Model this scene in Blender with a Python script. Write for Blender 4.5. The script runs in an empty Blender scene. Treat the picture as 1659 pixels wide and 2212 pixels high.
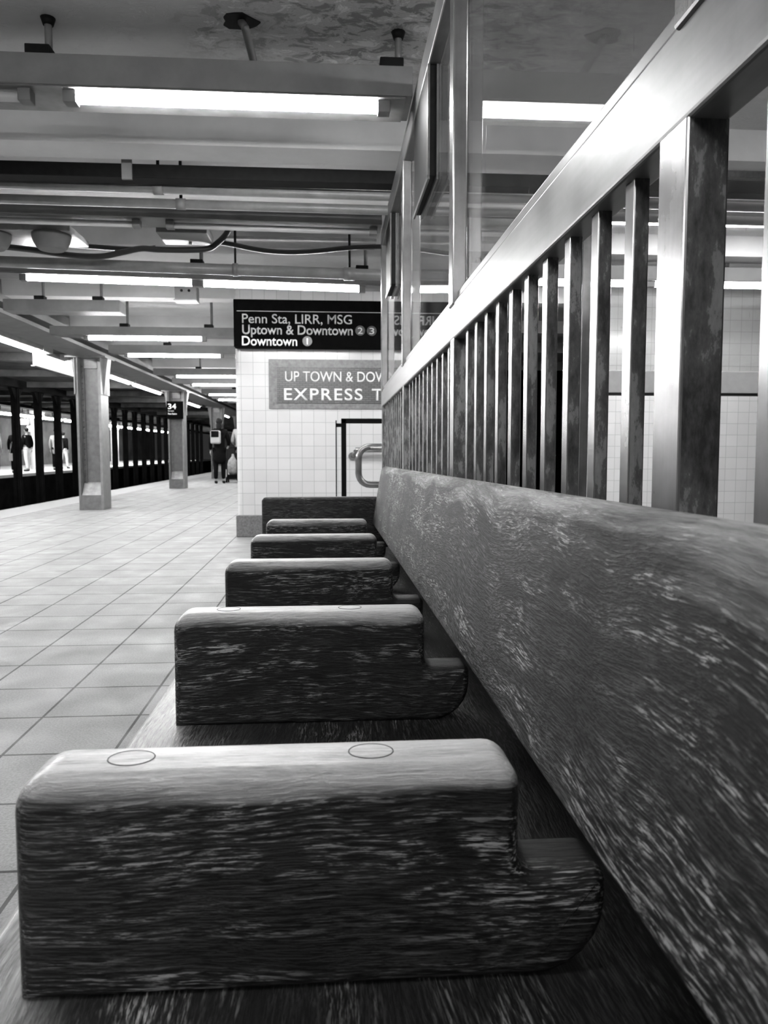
import bpy, bmesh, math, random
from mathutils import Vector, Matrix
random.seed(7)
C = bpy.context.scene.collection
PI = math.pi
# ---------------------------------------------------------------- camera, world, exposure
# All lengths below are written in survey units measured from the camera point
# (x right across the platform, y along it, z up); U converts a unit to metres.
U = 0.86
FLOOR = -0.95
CEIL = 1.87
FPX = 1640.0
PITCH = math.atan(132 / FPX)
YAW = math.atan(121 / FPX * math.cos(PITCH))
ROLL = math.radians(0.0)
CAM = Vector((0, 0, -FLOOR * U))
_s, _c, _S, _C = math.sin(YAW), math.cos(YAW), math.sin(PITCH), math.cos(PITCH)
FW = Vector((_s * _C, _c * _C, -_S)); RT = Vector((_c, -_s, 0)); UP = Vector((_s * _S, _c * _S, _C))
cd = bpy.data.cameras.new('camera'); cam = bpy.data.objects.new('camera', cd); C.objects.link(cam)
cd.sensor_fit = 'VERTICAL'; cd.sensor_height = 36; cd.lens = 36 * FPX / 2212
cd.clip_start = 0.02; cd.clip_end = 300
m = Matrix((RT, UP, -FW)).transposed().to_4x4()
m.translation = CAM
cam.matrix_world = m @ Matrix.Rotation(ROLL, 4, 'Z')
cd.dof.use_dof = True; cd.dof.focus_distance = 1.25; cd.dof.aperture_fstop = 14.0
bpy.context.scene.camera = cam

sc = bpy.context.scene
sc.view_settings.view_transform = 'Standard'; sc.view_settings.look = 'None'
sc.view_settings.gamma = 1; sc.view_settings.use_curve_mapping = False
sc.view_settings.exposure = 1.15
w = bpy.data.worlds.new('world'); sc.world = w; w.use_nodes = True
w.node_tree.nodes['Background'].inputs[0].default_value = (1, 1, 1, 1)
w.node_tree.nodes['Background'].inputs[1].default_value = 0.012
TUBE = 60.0        # radiance of a lit fluorescent tube
EDGE_TUBE = 130.0  # the row over the platform edge

# ---------------------------------------------------------------- helpers: coordinates
TB = math.atan(14 / FPX)
RB = Matrix.Rotation(-TB, 3, 'X')       # the bench and its screen stand on a slight fall
def W(p):
    return Vector((p[0] * U, p[1] * U, (p[2] - FLOOR) * U))
def at(px, py, ax, v):
    """photo pixel on the plane x, y or z = v, in survey units"""
    r = FW + RT * ((px - 829.5) / FPX) - UP * ((py - 1106) / FPX)
    i = 'xyz'.index(ax)
    return r * (v / r[i])

# ---------------------------------------------------------------- helpers: materials
def mat(name):
    mt = bpy.data.materials.new(name); mt.use_nodes = True
    nt = mt.node_tree
    return mt, nt, nt.nodes['Principled BSDF']
def N(nt, kind, **kw):
    n = nt.nodes.new(kind)
    for k, v in kw.items():
        if k.startswith('i_'):
            key = k[2:]
            n.inputs[int(key) if key.isdigit() else key.replace('_', ' ')].default_value = v
        else: setattr(n, k, v)
    return n
def L(nt, a, b): nt.links.new(a, b)
def ramp(nt, src, stops):
    r = nt.nodes.new('ShaderNodeValToRGB'); e = r.color_ramp.elements
    while len(e) < len(stops): e.new(0.5)
    for el, (p, v) in zip(e, stops): el.position = p; el.color = (v, v, v, 1)
    L(nt, src, r.inputs[0]); return r.outputs[0]
def coords(nt, scale=(1, 1, 1), rot=(0, 0, 0), loc=(0, 0, 0)):
    t = N(nt, 'ShaderNodeTexCoord'); mp = N(nt, 'ShaderNodeMapping')
    mp.inputs['Scale'].default_value = scale; mp.inputs['Rotation'].default_value = rot; mp.inputs['Location'].default_value = loc
    L(nt, t.outputs['Object'], mp.inputs['Vector']); return mp.outputs[0]
def noise(nt, vec, scale, detail=4, rough=0.55, dist=0.0):
    n = N(nt, 'ShaderNodeTexNoise'); n.inputs['Scale'].default_value = scale
    n.inputs['Detail'].default_value = detail; n.inputs['Roughness'].default_value = rough; n.inputs['Distortion'].default_value = dist
    L(nt, vec, n.inputs['Vector']); return n.outputs[0]
def mathn(nt, op, a, b=None, clamp=False):
    n = N(nt, 'ShaderNodeMath', operation=op, use_clamp=clamp)
    for i, v in enumerate((a, b)):
        if v is None: continue
        if isinstance(v, (int, float)): n.inputs[i].default_value = v
        else: L(nt, v, n.inputs[i])
    return n.outputs[0]
def bump(nt, h, strength, dist, bs):
    b = N(nt, 'ShaderNodeBump'); b.inputs['Strength'].default_value = strength; b.inputs['Distance'].default_value = dist
    L(nt, h, b.inputs['Height']); L(nt, b.outputs[0], bs.inputs['Normal']); return b
def plain(name, v, rough=0.5, metal=0.0, spread=0.0, scale=20, emit=0.0, spec=0.5, bmp=0.0):
    mt, nt, bs = mat(name)
    bs.inputs['Roughness'].default_value = rough; bs.inputs['Metallic'].default_value = metal
    bs.inputs['Specular IOR Level'].default_value = spec
    n = noise(nt, coords(nt), scale, 6, 0.6)
    L(nt, ramp(nt, n, [(0.3, max(v - spread, 0)), (0.7, v + spread)]), bs.inputs['Base Color'])
    if bmp: bump(nt, n, bmp, 0.004, bs)
    if emit:
        bs.inputs['Emission Color'].default_value = (1, 1, 1, 1); bs.inputs['Emission Strength'].default_value = emit
    return mt
def wood(name, axis, lo=0.012, mid=0.07, hi=0.30, wave=0.02, seed=0.0, rough=0.38, worn=0.5, wear=None, coat=0.35, spec=0.35):
    mt, nt, bs = mat(name)
    t = N(nt, 'ShaderNodeTexCoord')
    base = t.outputs['Object']
    # bend the grain slowly
    add = N(nt, 'ShaderNodeVectorMath', operation='ADD')
    mp0 = N(nt, 'ShaderNodeMapping'); mp0.inputs['Location'].default_value = (seed, seed * 1.7, seed * 0.6)
    L(nt, base, mp0.inputs[0])
    nz = N(nt, 'ShaderNodeTexNoise'); nz.inputs['Scale'].default_value = 3.2; nz.inputs['Detail'].default_value = 2
    L(nt, mp0.outputs[0], nz.inputs['Vector'])
    sub = N(nt, 'ShaderNodeVectorMath', operation='SUBTRACT'); sub.inputs[1].default_value = (0.5, 0.5, 0.5)
    L(nt, nz.outputs['Color'], sub.inputs[0])
    scl = N(nt, 'ShaderNodeVectorMath', operation='SCALE'); scl.inputs['Scale'].default_value = wave * 8
    L(nt, sub.outputs[0], scl.inputs[0])
    L(nt, mp0.outputs[0], add.inputs[0]); L(nt, scl.outputs[0], add.inputs[1])
    def stretched(a, c, detail, rgh):
        mp = N(nt, 'ShaderNodeMapping')
        s = [c, c, c]; s['xyz'.index(axis)] = a
        mp.inputs['Scale'].default_value = s
        L(nt, add.outputs[0], mp.inputs[0])
        return noise(nt, mp.outputs[0], 1.0, detail, rgh)
    g1 = stretched(30, 380, 5, 0.66)
    g2 = stretched(55, 800, 3, 0.6)
    g3 = stretched(3.0, 42, 5, 0.62)
    patch = noise(nt, base, 7, 5, 0.6)
    pores = ramp(nt, g2, [(0.40, 0.0), (0.50, 1.0)])
    streak = ramp(nt, g1, [(0.42, 0.0), (0.5, 0.35), (0.58, 1.0)])
    h = mathn(nt, 'MULTIPLY', streak, pores)
    v = mathn(nt, 'MULTIPLY', h, ramp(nt, g3, [(0.36, 0.30), (0.62, 1.0)]))
    v = mathn(nt, 'MULTIPLY', v, ramp(nt, patch, [(0.35, 1 - worn), (0.65, 1.0)]))
    # growth rings: long dark contour lines, only in places
    g4 = stretched(1.3, 13, 1.5, 0.45)
    ring = mathn(nt, 'SINE', mathn(nt, 'MULTIPLY', g4, 55.0))
    place = ramp(nt, noise(nt, base, 4.2, 2, 0.5), [(0.42, 0.0), (0.52, 1.0)])
    line = mathn(nt, 'MULTIPLY', ramp(nt, ring, [(0.70, 0.0), (0.92, 0.85)]), place)
    v = mathn(nt, 'MULTIPLY', v, mathn(nt, 'SUBTRACT', 1.0, line))
    col = ramp(nt, v, [(0.0, lo), (0.35, mid), (1.0, hi)])
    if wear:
        # pale past this height (or edge), raggedly: rubbed-through finish plus lit brightness painted in
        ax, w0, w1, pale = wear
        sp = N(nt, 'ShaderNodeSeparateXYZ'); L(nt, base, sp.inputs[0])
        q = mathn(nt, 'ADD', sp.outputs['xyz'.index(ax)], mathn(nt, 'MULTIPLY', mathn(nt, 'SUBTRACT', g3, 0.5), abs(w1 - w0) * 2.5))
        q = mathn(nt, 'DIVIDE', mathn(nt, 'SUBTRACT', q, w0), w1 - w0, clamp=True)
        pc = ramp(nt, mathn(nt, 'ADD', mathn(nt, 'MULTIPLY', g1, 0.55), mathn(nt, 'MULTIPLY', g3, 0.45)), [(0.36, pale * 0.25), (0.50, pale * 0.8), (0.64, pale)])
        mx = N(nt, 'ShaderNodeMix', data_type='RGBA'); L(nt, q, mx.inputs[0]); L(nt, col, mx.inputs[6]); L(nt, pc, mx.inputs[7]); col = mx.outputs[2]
    L(nt, col, bs.inputs['Base Color'])
    bs.inputs['Coat Weight'].default_value = coat; bs.inputs['Coat Roughness'].default_value = 0.28
    L(nt, ramp(nt, v, [(0.0, rough + 0.22), (0.6, rough)]), bs.inputs['Roughness'])
    bs.inputs['Specular IOR Level'].default_value = spec
    hh = mathn(nt, 'ADD', mathn(nt, 'MULTIPLY', h, 0.8), mathn(nt, 'MULTIPLY', g1, 0.6))
    bump(nt, hh, 0.75, 0.0016, bs)
    return mt
def metal(name, v, rough, spread=0.08, mottled=0.0, axis='z', metallic=1.0):
    mt, nt, bs = mat(name)
    bs.inputs['Metallic'].default_value = metallic
    s = [40, 40, 40]; s['xyz'.index(axis)] = 2.5
    n = noise(nt, coords(nt, s), 1.0, 4, 0.6)
    n2 = noise(nt, coords(nt), 9, 6, 0.65)
    k = mathn(nt, 'ADD', mathn(nt, 'MULTIPLY', n, 0.4), mathn(nt, 'MULTIPLY', n2, 0.6))
    L(nt, ramp(nt, k, [(0.35, v - spread), (0.65, v + spread)]), bs.inputs['Base Color'])
    if mottled:
        bs.inputs['Metallic'].default_value = 0.25
        n3 = noise(nt, coords(nt, (26, 26, 9)), 1.0, 7, 0.72)
        L(nt, ramp(nt, n3, [(0.36, v * 0.2), (0.46, v * 0.5), (0.52, v * 0.7), (0.54, v * 1.3), (0.72, v * 2.0)]), bs.inputs['Base Color'])
    L(nt, ramp(nt, n2, [(0.3, rough * 0.9), (0.7, rough * 1.1)]), bs.inputs['Roughness'])
    bump(nt, n, 0.05, 0.0006, bs)
    return mt

def tile_mat(name, size, axes, light, grout, gw, rough, spread=0.04, speck=0.0, loc=(0, 0), wear=0.0, bmp=0.4):
    mt, nt, bs = mat(name)
    t = N(nt, 'ShaderNodeTexCoord'); sp = N(nt, 'ShaderNodeSeparateXYZ'); cb = N(nt, 'ShaderNodeCombineXYZ')
    L(nt, t.outputs['Object'], sp.inputs[0])
    for i, a in enumerate(axes):
        L(nt, mathn(nt, 'ADD', sp.outputs['xyz'.index(a)], loc[i]), cb.inputs[i])
    br = N(nt, 'ShaderNodeTexBrick', offset=0.0, squash=1.0)
    br.inputs['Scale'].default_value = 1.0; br.inputs['Brick Width'].default_value = size[0]; br.inputs['Row Height'].default_value = size[1]
    br.inputs['Mortar Size'].default_value = gw; br.inputs['Mortar Smooth'].default_value = 0.15; br.inputs['Bias'].default_value = 0
    br.inputs['Color1'].default_value = (light - spread,) * 3 + (1,); br.inputs['Color2'].default_value = (light + spread,) * 3 + (1,)
    br.inputs['Mortar'].default_value = (grout,) * 3 + (1,)
    L(nt, cb.outputs[0], br.inputs['Vector'])
    col = br.outputs['Color']
    if speck:
        n = noise(nt, t.outputs['Object'], 170, 3, 0.7)
        mx = N(nt, 'ShaderNodeMix', data_type='RGBA', blend_type='MULTIPLY'); mx.inputs[0].default_value = 1.0
        L(nt, col, mx.inputs[6]); L(nt, ramp(nt, n, [(0.36, 1 - speck), (0.62, 1 + speck * 0.4)]), mx.inputs[7]); col = mx.outputs[2]
    if wear:
        n = noise(nt, t.outputs['Object'], 2.3, 6, 0.65)
        mx = N(nt, 'ShaderNodeMix', data_type='RGBA', blend_type='MULTIPLY'); mx.inputs[0].default_value = 1.0
        L(nt, col, mx.inputs[6]); L(nt, ramp(nt, n, [(0.35, 1 - wear), (0.65, 1.0)]), mx.inputs[7]); col = mx.outputs[2]
    L(nt, col, bs.inputs['Base Color'])
    n = noise(nt, t.outputs['Object'], 5, 5, 0.6)
    L(nt, ramp(nt, n, [(0.3, rough * 0.75), (0.7, rough * 1.35)]), bs.inputs['Roughness'])
    bs.inputs['Specular IOR Level'].default_value = 0.3
    inv = mathn(nt, 'SUBTRACT', 1.0, br.outputs['Fac'])
    bump(nt, inv, bmp, 0.002, bs)
    return mt

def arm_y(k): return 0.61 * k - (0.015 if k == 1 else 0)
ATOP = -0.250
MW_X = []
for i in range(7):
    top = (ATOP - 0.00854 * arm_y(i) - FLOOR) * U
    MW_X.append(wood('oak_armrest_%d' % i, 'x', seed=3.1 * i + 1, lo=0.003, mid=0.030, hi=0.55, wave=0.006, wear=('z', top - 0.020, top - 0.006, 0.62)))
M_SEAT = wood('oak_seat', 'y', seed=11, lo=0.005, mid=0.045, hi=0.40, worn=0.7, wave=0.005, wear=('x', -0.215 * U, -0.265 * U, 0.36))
M_BACK = wood('oak_backrest', 'y', seed=27, lo=0.002, mid=0.028, hi=0.55, wave=0.008, rough=0.42, worn=0.7, wear=('z', 0.735, 0.785, 0.34), coat=0.03, spec=0.2)  # pale top edge paints in the bright stripe the lamps leave there
MW_END = wood('oak_end_panel', 'x', seed=33, lo=0.005, mid=0.04, hi=0.3, wave=0.006)
M_PLUG = wood('oak_plug', 'x', seed=40, lo=0.03, mid=0.09, hi=0.3)
M_DARKWOOD = plain('dark_stained_board', 0.012, 0.6, spread=0.006)
M_STEEL = metal('brushed_steel', 0.13, 0.36, axis='y', spread=0.04, metallic=0.12)
M_STEEL.node_tree.nodes['Principled BSDF'].inputs['Specular IOR Level'].default_value = 0.28
M_STEELV = metal('brushed_steel_upright', 0.21, 0.24, axis='z', spread=0.06, metallic=0.6)
M_PATINA = metal('stained_steel_side', 0.17, 0.5, mottled=1.0)
M_GASKET = plain('black_gasket', 0.006, 0.6)
M_BLACK = plain('black_paint', 0.003, 0.6, spread=0.001, spec=0.1)
M_DUCT = plain('black_duct_paint', 0.007, 0.6, spread=0.003, spec=0.15)
M_GREY = plain('grey_ceiling_paint', 0.17, 0.55, spread=0.03, scale=6)
M_PIPE = plain('pipe_paint', 0.18, 0.4, spread=0.04, scale=8)
M_WHITEMETAL = plain('white_enamel', 0.15, 0.35, spread=0.05, scale=8)
M_BOX = plain('off_white_box', 0.28, 0.45, spread=0.05)
M_CABLE = plain('black_cable', 0.012, 0.45)
M_COL = plain('column_paint', 0.12, 0.42, spread=0.03, scale=14, bmp=0.15)
M_COLL = plain('column_side_paint', 0.16, 0.45, spread=0.03, scale=14)
M_RIVET = plain('rivet_paint', 0.09, 0.5, spread=0.03)
M_MORTAR = plain('base_mortar', 0.30, 0.7, spread=0.10, scale=10, bmp=0.5)
M_TUBE = plain('lit_fluorescent_tube', 0.8, 0.4, emit=TUBE)
M_TUBE_E = plain('lit_edge_tube', 0.8, 0.4, emit=EDGE_TUBE)
M_TUBE_OFF = plain('unlit_fluorescent_tube', 0.6, 0.25)
M_TUBE_FAR = plain('far_platform_tube', 0.8, 0.4, emit=70)
M_DIFFUSER = plain('backlit_panel', 0.7, 0.5, spread=0.1, scale=5, emit=0.9)
M_SIGNBLACK = plain('sign_enamel_black', 0.0025, 0.8, spread=0.001, spec=0.02)
M_SIGNTEXT = plain('sign_letter_white', 0.36, 0.5, spread=0.02)
M_SIGNTEXT2 = plain('sign_letter_bright_white', 0.75, 0.5, spread=0.02)
M_DISC = plain('route_disc_dark_grey', 0.018, 0.4)
M_DISC2 = plain('route_disc_mid_grey', 0.05, 0.4)
M_TRACK = plain('track_soot', 0.005, 0.9, spread=0.003, scale=3, spec=0.05)
M_ROOF = plain('tunnel_roof', 0.10, 0.8, spread=0.05, scale=2, spec=0.1)
M_SOOT = plain('tunnel_soot', 0.007, 0.9, spread=0.005, scale=2, spec=0.05)
M_FARFLOOR = plain('far_platform_floor', 0.75, 0.5, spread=0.04, scale=2)
M_FARWALL = plain('far_platform_wall', 0.05, 0.6, spread=0.05, scale=1)
M_FARWHITE = plain('far_white_enamel', 0.8, 0.4, spread=0.05)
M_SKIN = plain('skin', 0.28, 0.5, spread=0.02)
M_HAIR = plain('dark_hair', 0.008, 0.7, spec=0.1)
M_COATDARK = plain('dark_coat_cloth', 0.004, 0.9, spread=0.002, spec=0.05)
M_COATGREY = plain('grey_coat_cloth', 0.22, 0.85, spread=0.03)
M_TROUSERWHITE = plain('white_trouser_cloth', 0.7, 0.85, spread=0.05)
M_TROUSERDARK = plain('dark_trouser_cloth', 0.004, 0.9, spec=0.05)
M_BAGLIGHT = plain('light_bag_leather', 0.30, 0.5)
M_BAGGREY = plain('grey_bag_cloth', 0.22, 0.6, spread=0.08, scale=15)
M_WALLTILE = tile_mat('white_wall_tile', (0.1127, 0.1115), 'xz', 0.52, 0.33, 0.0022, 0.16, spread=0.02, loc=(0.02, 0.03), wear=0.05)
M_WALLTILE_Y = tile_mat('white_wall_tile_side', (0.1127, 0.1115), 'yz', 0.82, 0.50, 0.0022, 0.16, spread=0.02)
M_FLOOR = tile_mat('platform_tile', (0.2935, 0.2935), 'xy', 0.26, 0.035, 0.0045, 0.6, spread=0.015, speck=0.25, wear=0.12, loc=(0.0, 0.0))
M_GRANITE = plain('dark_granite_base', 0.13, 0.4, spread=0.05, scale=60)
def edge_mat():
    mt, nt, bs = mat('tactile_strip')
    t = N(nt, 'ShaderNodeTexCoord'); sp = N(nt, 'ShaderNodeSeparateXYZ'); L(nt, t.outputs['Object'], sp.inputs[0])
    def s(o): return mathn(nt, 'SINE', mathn(nt, 'MULTIPLY', o, 2 * PI / 0.055))
    h = mathn(nt, 'ADD', s(sp.outputs[0]), s(sp.outputs[1]))
    L(nt, ramp(nt, mathn(nt, 'MULTIPLY_ADD', h, 0.25) if False else mathn(nt, 'ADD', mathn(nt, 'MULTIPLY', h, 0.25), 0.5), [(0.3, 0.16), (0.8, 0.32)]), bs.inputs['Base Color'])
    bs.inputs['Roughness'].default_value = 0.5
    bump(nt, h, 0.6, 0.004, bs)
    return mt
M_EDGE = edge_mat()
def ceiling_mat(flaky=True):
    mt, nt, bs = mat('ceiling_paint_flaking' if flaky else 'ceiling_paint')
    v = coords(nt)
    n1 = noise(nt, v, 1.6, 6, 0.6)
    base = ramp(nt, n1, [(0.3, 0.52), (0.5, 0.62), (0.7, 0.72)])
    bs.inputs['Roughness'].default_value = 0.75
    if flaky:
        n2 = noise(nt, coords(nt, (1, 1.6, 1)), 9, 9, 0.72, 0.6)
        n3 = noise(nt, v, 26, 6, 0.7)
        pat = ramp(nt, n2, [(0.44, 0.26), (0.47, 0.40), (0.50, 0.62), (0.56, 0.52), (0.60, 0.85)])
        t = N(nt, 'ShaderNodeTexCoord')
        d = N(nt, 'ShaderNodeVectorMath', operation='DISTANCE'); d.inputs[1].default_value = FLAKE
        L(nt, t.outputs['Object'], d.inputs[0])
        mm = mathn(nt, 'ADD', d.outputs['Value'], mathn(nt, 'MULTIPLY', mathn(nt, 'SUBTRACT', n1, 0.5), 1.4))
        mask = ramp(nt, mm, [(0.35, 1.0), (0.75, 0.0)])
        mx = N(nt, 'ShaderNodeMix', data_type='RGBA'); L(nt, mask, mx.inputs[0]); L(nt, base, mx.inputs[6]); L(nt, pat, mx.inputs[7])
        L(nt, mx.outputs[2], bs.inputs['Base Color'])
        bump(nt, mathn(nt, 'ADD', mathn(nt, 'MULTIPLY', pat, 1.2), mathn(nt, 'MULTIPLY', n3, 0.3)), 0.5, 0.01, bs)
    else:
        L(nt, base, bs.inputs['Base Color'])
        bump(nt, noise(nt, v, 9, 6, 0.6), 0.15, 0.01, bs)
    return mt
FLAKE = (0.15 * U, 3.25 * U, (CEIL - FLOOR) * U)
M_CEIL = ceiling_mat(True)
M_CEIL2 = ceiling_mat(False)
def glass_mat():
    mt, nt, bs = mat('scratched_glass')
    out = nt.nodes['Material Output']
    tr = N(nt, 'ShaderNodeBsdfTransparent'); tr.inputs[0].default_value = (0.88, 0.88, 0.88, 1)
    gl = N(nt, 'ShaderNodeBsdfGlossy'); gl.inputs['Roughness'].default_value = 0.02
    df = N(nt, 'ShaderNodeBsdfDiffuse'); df.inputs[0].default_value = (0.5, 0.5, 0.5, 1)
    g = N(nt, 'ShaderNodeNewGeometry')
    dt = N(nt, 'ShaderNodeVectorMath', operation='DOT_PRODUCT'); L(nt, g.outputs['Incoming'], dt.inputs[0]); L(nt, g.outputs['Normal'], dt.inputs[1])
    c = mathn(nt, 'ABSOLUTE', dt.outputs['Value'])
    p = mathn(nt, 'POWER', mathn(nt, 'SUBTRACT', 1.0, c), 5.0)
    fac = mathn(nt, 'ADD', mathn(nt, 'MULTIPLY', p, 0.95), 0.05)
    m1 = N(nt, 'ShaderNodeMixShader'); L(nt, fac, m1.inputs[0]); L(nt, tr.outputs[0], m1.inputs[1]); L(nt, gl.outputs[0], m1.inputs[2])
    n = noise(nt, coords(nt, (90, 90, 14)), 1.0, 5, 0.75)
    n2 = noise(nt, coords(nt), 3, 4, 0.6)
    sc_ = mathn(nt, 'ADD', ramp(nt, n, [(0.66, 0.0), (0.74, 0.35)]), ramp(nt, n2, [(0.3, 0.01), (0.7, 0.07)]))
    m2 = N(nt, 'ShaderNodeMixShader'); L(nt, sc_, m2.inputs[0]); L(nt, m1.outputs[0], m2.inputs[1]); L(nt, df.outputs[0], m2.inputs[2])
    b = N(nt, 'ShaderNodeBump'); b.inputs['Strength'].default_value = 0.12; b.inputs['Distance'].default_value = 0.004
    L(nt, noise(nt, coords(nt), 2.2, 1, 0.4), b.inputs['Height']); L(nt, b.outputs[0], gl.inputs['Normal'])
    L(nt, m2.outputs[0], out.inputs[0])
    nt.nodes.remove(bs)
    return mt
M_GLASS = glass_mat()
def mosaic_mat(name, a, b, row):
    mt, nt, bs = mat(name)
    t = N(nt, 'ShaderNodeTexCoord'); sp = N(nt, 'ShaderNodeSeparateXYZ'); cb = N(nt, 'ShaderNodeCombineXYZ')
    L(nt, t.outputs['Object'], sp.inputs[0]); L(nt, sp.outputs[0], cb.inputs[0]); L(nt, sp.outputs[2], cb.inputs[1])
    br = N(nt, 'ShaderNodeTexBrick'); br.inputs['Scale'].default_value = 1.0
    br.inputs['Brick Width'].default_value = row * 3; br.inputs['Row Height'].default_value = row; br.inputs['Mortar Size'].default_value = row * 0.16
    br.inputs['Color1'].default_value = (a,) * 3 + (1,); br.inputs['Color2'].default_value = (b,) * 3 + (1,); br.inputs['Mortar'].default_value = (a * 0.35,) * 3 + (1,)
    L(nt, cb.outputs[0], br.inputs['Vector']); L(nt, br.outputs[0], bs.inputs['Base Color']); bs.inputs['Roughness'].default_value = 0.35
    return mt
M_MOS_IN = mosaic_mat('mosaic_field', 0.065, 0.10, 0.018)
M_MOS_OUT = plain('mosaic_border', 0.135, 0.4, spread=0.05, scale=26)

# ---------------------------------------------------------------- helpers: geometry
class B:
    """collects shapes in survey units; link() makes ONE mesh object of them"""
    def __init__(s, bench=False): s.bm = bmesh.new(); s.bench = bench; s.slots = []
    def _f(s, vs, mi=0, smooth=False):
        f = s.bm.faces.new(vs); f.material_index = mi; f.smooth = smooth; return f
    def box(s, x0, x1, y0, y1, z0, z1, bev=0.0, mi=0, seg=2, side=None):
        b = bmesh.new()
        v = [b.verts.new((x, y, z)) for x in (x0, x1) for y in (y0, y1) for z in (z0, z1)]
        idx = [(0, 1, 3, 2), (4, 6, 7, 5), (0, 4, 5, 1), (2, 3, 7, 6), (0, 2, 6, 4), (1, 5, 7, 3)]
        for k, q in enumerate(idx):
            f = b.faces.new([v[i] for i in q]); f.material_index = mi
            if side is not None and k in side[0]: f.material_index = side[1]
        if bev: bmesh.ops.bevel(b, geom=b.edges[:], offset=bev, segments=seg, profile=0.5, affect='EDGES')
        s.merge(b); return s
    def merge(s, b):
        mp = {}
        for v in b.verts: mp[v] = s.bm.verts.new(v.co)
        for f in b.faces:
            try:
                g = s.bm.faces.new([mp[v] for v in f.verts]); g.material_index = f.material_index; g.smooth = f.smooth
            except ValueError: pass
        b.free()
    def prism(s, pts, axis, a0, a1, bev=0.0, seg=3, mi=0):
        """polygon in the two other axes extruded along axis; bev rounds the end rims"""
        b = bmesh.new()
        def p3(p, a):
            if axis == 'y': return (p[0], a, p[1])
            if axis == 'x': return (a, p[0], p[1])
            return (p[0], p[1], a)
        A = [b.verts.new(p3(p, a0)) for p in pts]; Z = [b.verts.new(p3(p, a1)) for p in pts]
        fa = b.faces.new(A); fz = b.faces.new(Z[::-1])
        n = len(pts)
        for i in range(n): b.faces.new((A[i], Z[i], Z[(i + 1) % n], A[(i + 1) % n]))
        bmesh.ops.recalc_face_normals(b, faces=b.faces[:])
        if bev:
            bmesh.ops.bevel(b, geom=list(fa.edges) + list(fz.edges), offset=bev, segments=seg, profile=0.5, affect='EDGES')
            for f in b.faces: f.smooth = True
        for f in b.faces: f.material_index = mi
        s.merge(b); return s
    def tube(s, pts, r, n=12, mi=0, caps=True):
        pts = [Vector(p) for p in pts]; rs = r if isinstance(r, (list, tuple)) else [r] * len(pts)
        rings = []; up = None
        for i, p in enumerate(pts):
            d = (pts[min(i + 1, len(pts) - 1)] - pts[max(i - 1, 0)]).normalized()
            if up is None: up = Vector((0, 0, 1)) if abs(d.z) < 0.9 else Vector((1, 0, 0))
            a = d.cross(up).normalized(); up = a.cross(d).normalized()
            rings.append([s.bm.verts.new(p + (a * math.cos(t) + up * math.sin(t)) * rs[i]) for t in (2 * PI * k / n for k in range(n))])
        for i in range(len(rings) - 1):
            for k in range(n): s._f((rings[i][k], rings[i][(k + 1) % n], rings[i + 1][(k + 1) % n], rings[i + 1][k]), mi, True)
        if caps: s._f(rings[0][::-1], mi); s._f(rings[-1], mi)
        return s
    def ball(s, c, r, sz=(1, 1, 1), mi=0, u=14, v=9):
        b = bmesh.new(); bmesh.ops.create_uvsphere(b, u_segments=u, v_segments=v, radius=r)
        for q in b.verts: q.co = Vector((q.co.x * sz[0] + c[0], q.co.y * sz[1] + c[1], q.co.z * sz[2] + c[2]))
        for f in b.faces: f.smooth = True; f.material_index = mi
        s.merge(b); return s

ORG = {}
def put(o, parent=None, origin=None):
    C.objects.link(o)
    if parent is not None: o.parent = parent; ORG[o.name] = ORG[parent.name]
    else: ORG[o.name] = origin; o.location = origin
    return o
def part(name, b, mats, parent=None, origin=None, sub=0):
    """link the collected shapes as one mesh object; origin is in survey units for a top-level mesh"""
    if not isinstance(mats, (list, tuple)): mats = [mats]
    org = ORG[parent.name] if parent is not None else W(origin)
    bm = b.bm
    for v in bm.verts:
        p = RB @ v.co if b.bench else v.co
        v.co = W(p) - org
    bmesh.ops.recalc_face_normals(bm, faces=bm.faces[:])
    me = bpy.data.meshes.new(name); bm.to_mesh(me); bm.free()
    for mt in mats: me.materials.append(mt)
    o = bpy.data.objects.new(name, me)
    return put(o, parent, org)
def tag(o, label=None, cat=None, group=None, kind=None):
    for k, v in (('label', label), ('category', cat), ('group', group), ('kind', kind)):
        if v: o[k] = v
    return o
def thing(name, loc, label, cat, group=None):
    o = bpy.data.objects.new(name, None); o.empty_display_size = 0.05
    put(o, None, W(loc)); return tag(o, label, cat, group)
def struct(name, b, mats, origin=(0, 0, FLOOR)):
    return tag(part(name, b, mats, None, origin), kind='structure')
def copy_tree(o, delta, label=None):
    """copy a thing with its parts, moved by delta (metres)"""
    c = o.copy(); C.objects.link(c); c.location = o.location + delta
    if label: c['label'] = label
    for ch in [q for q in bpy.data.objects if q.parent == o]:
        d = ch.copy(); C.objects.link(d); d.parent = c
        for g in [q for q in bpy.data.objects if q.parent == ch]:
            e = g.copy(); C.objects.link(e); e.parent = d
    return c
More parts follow.
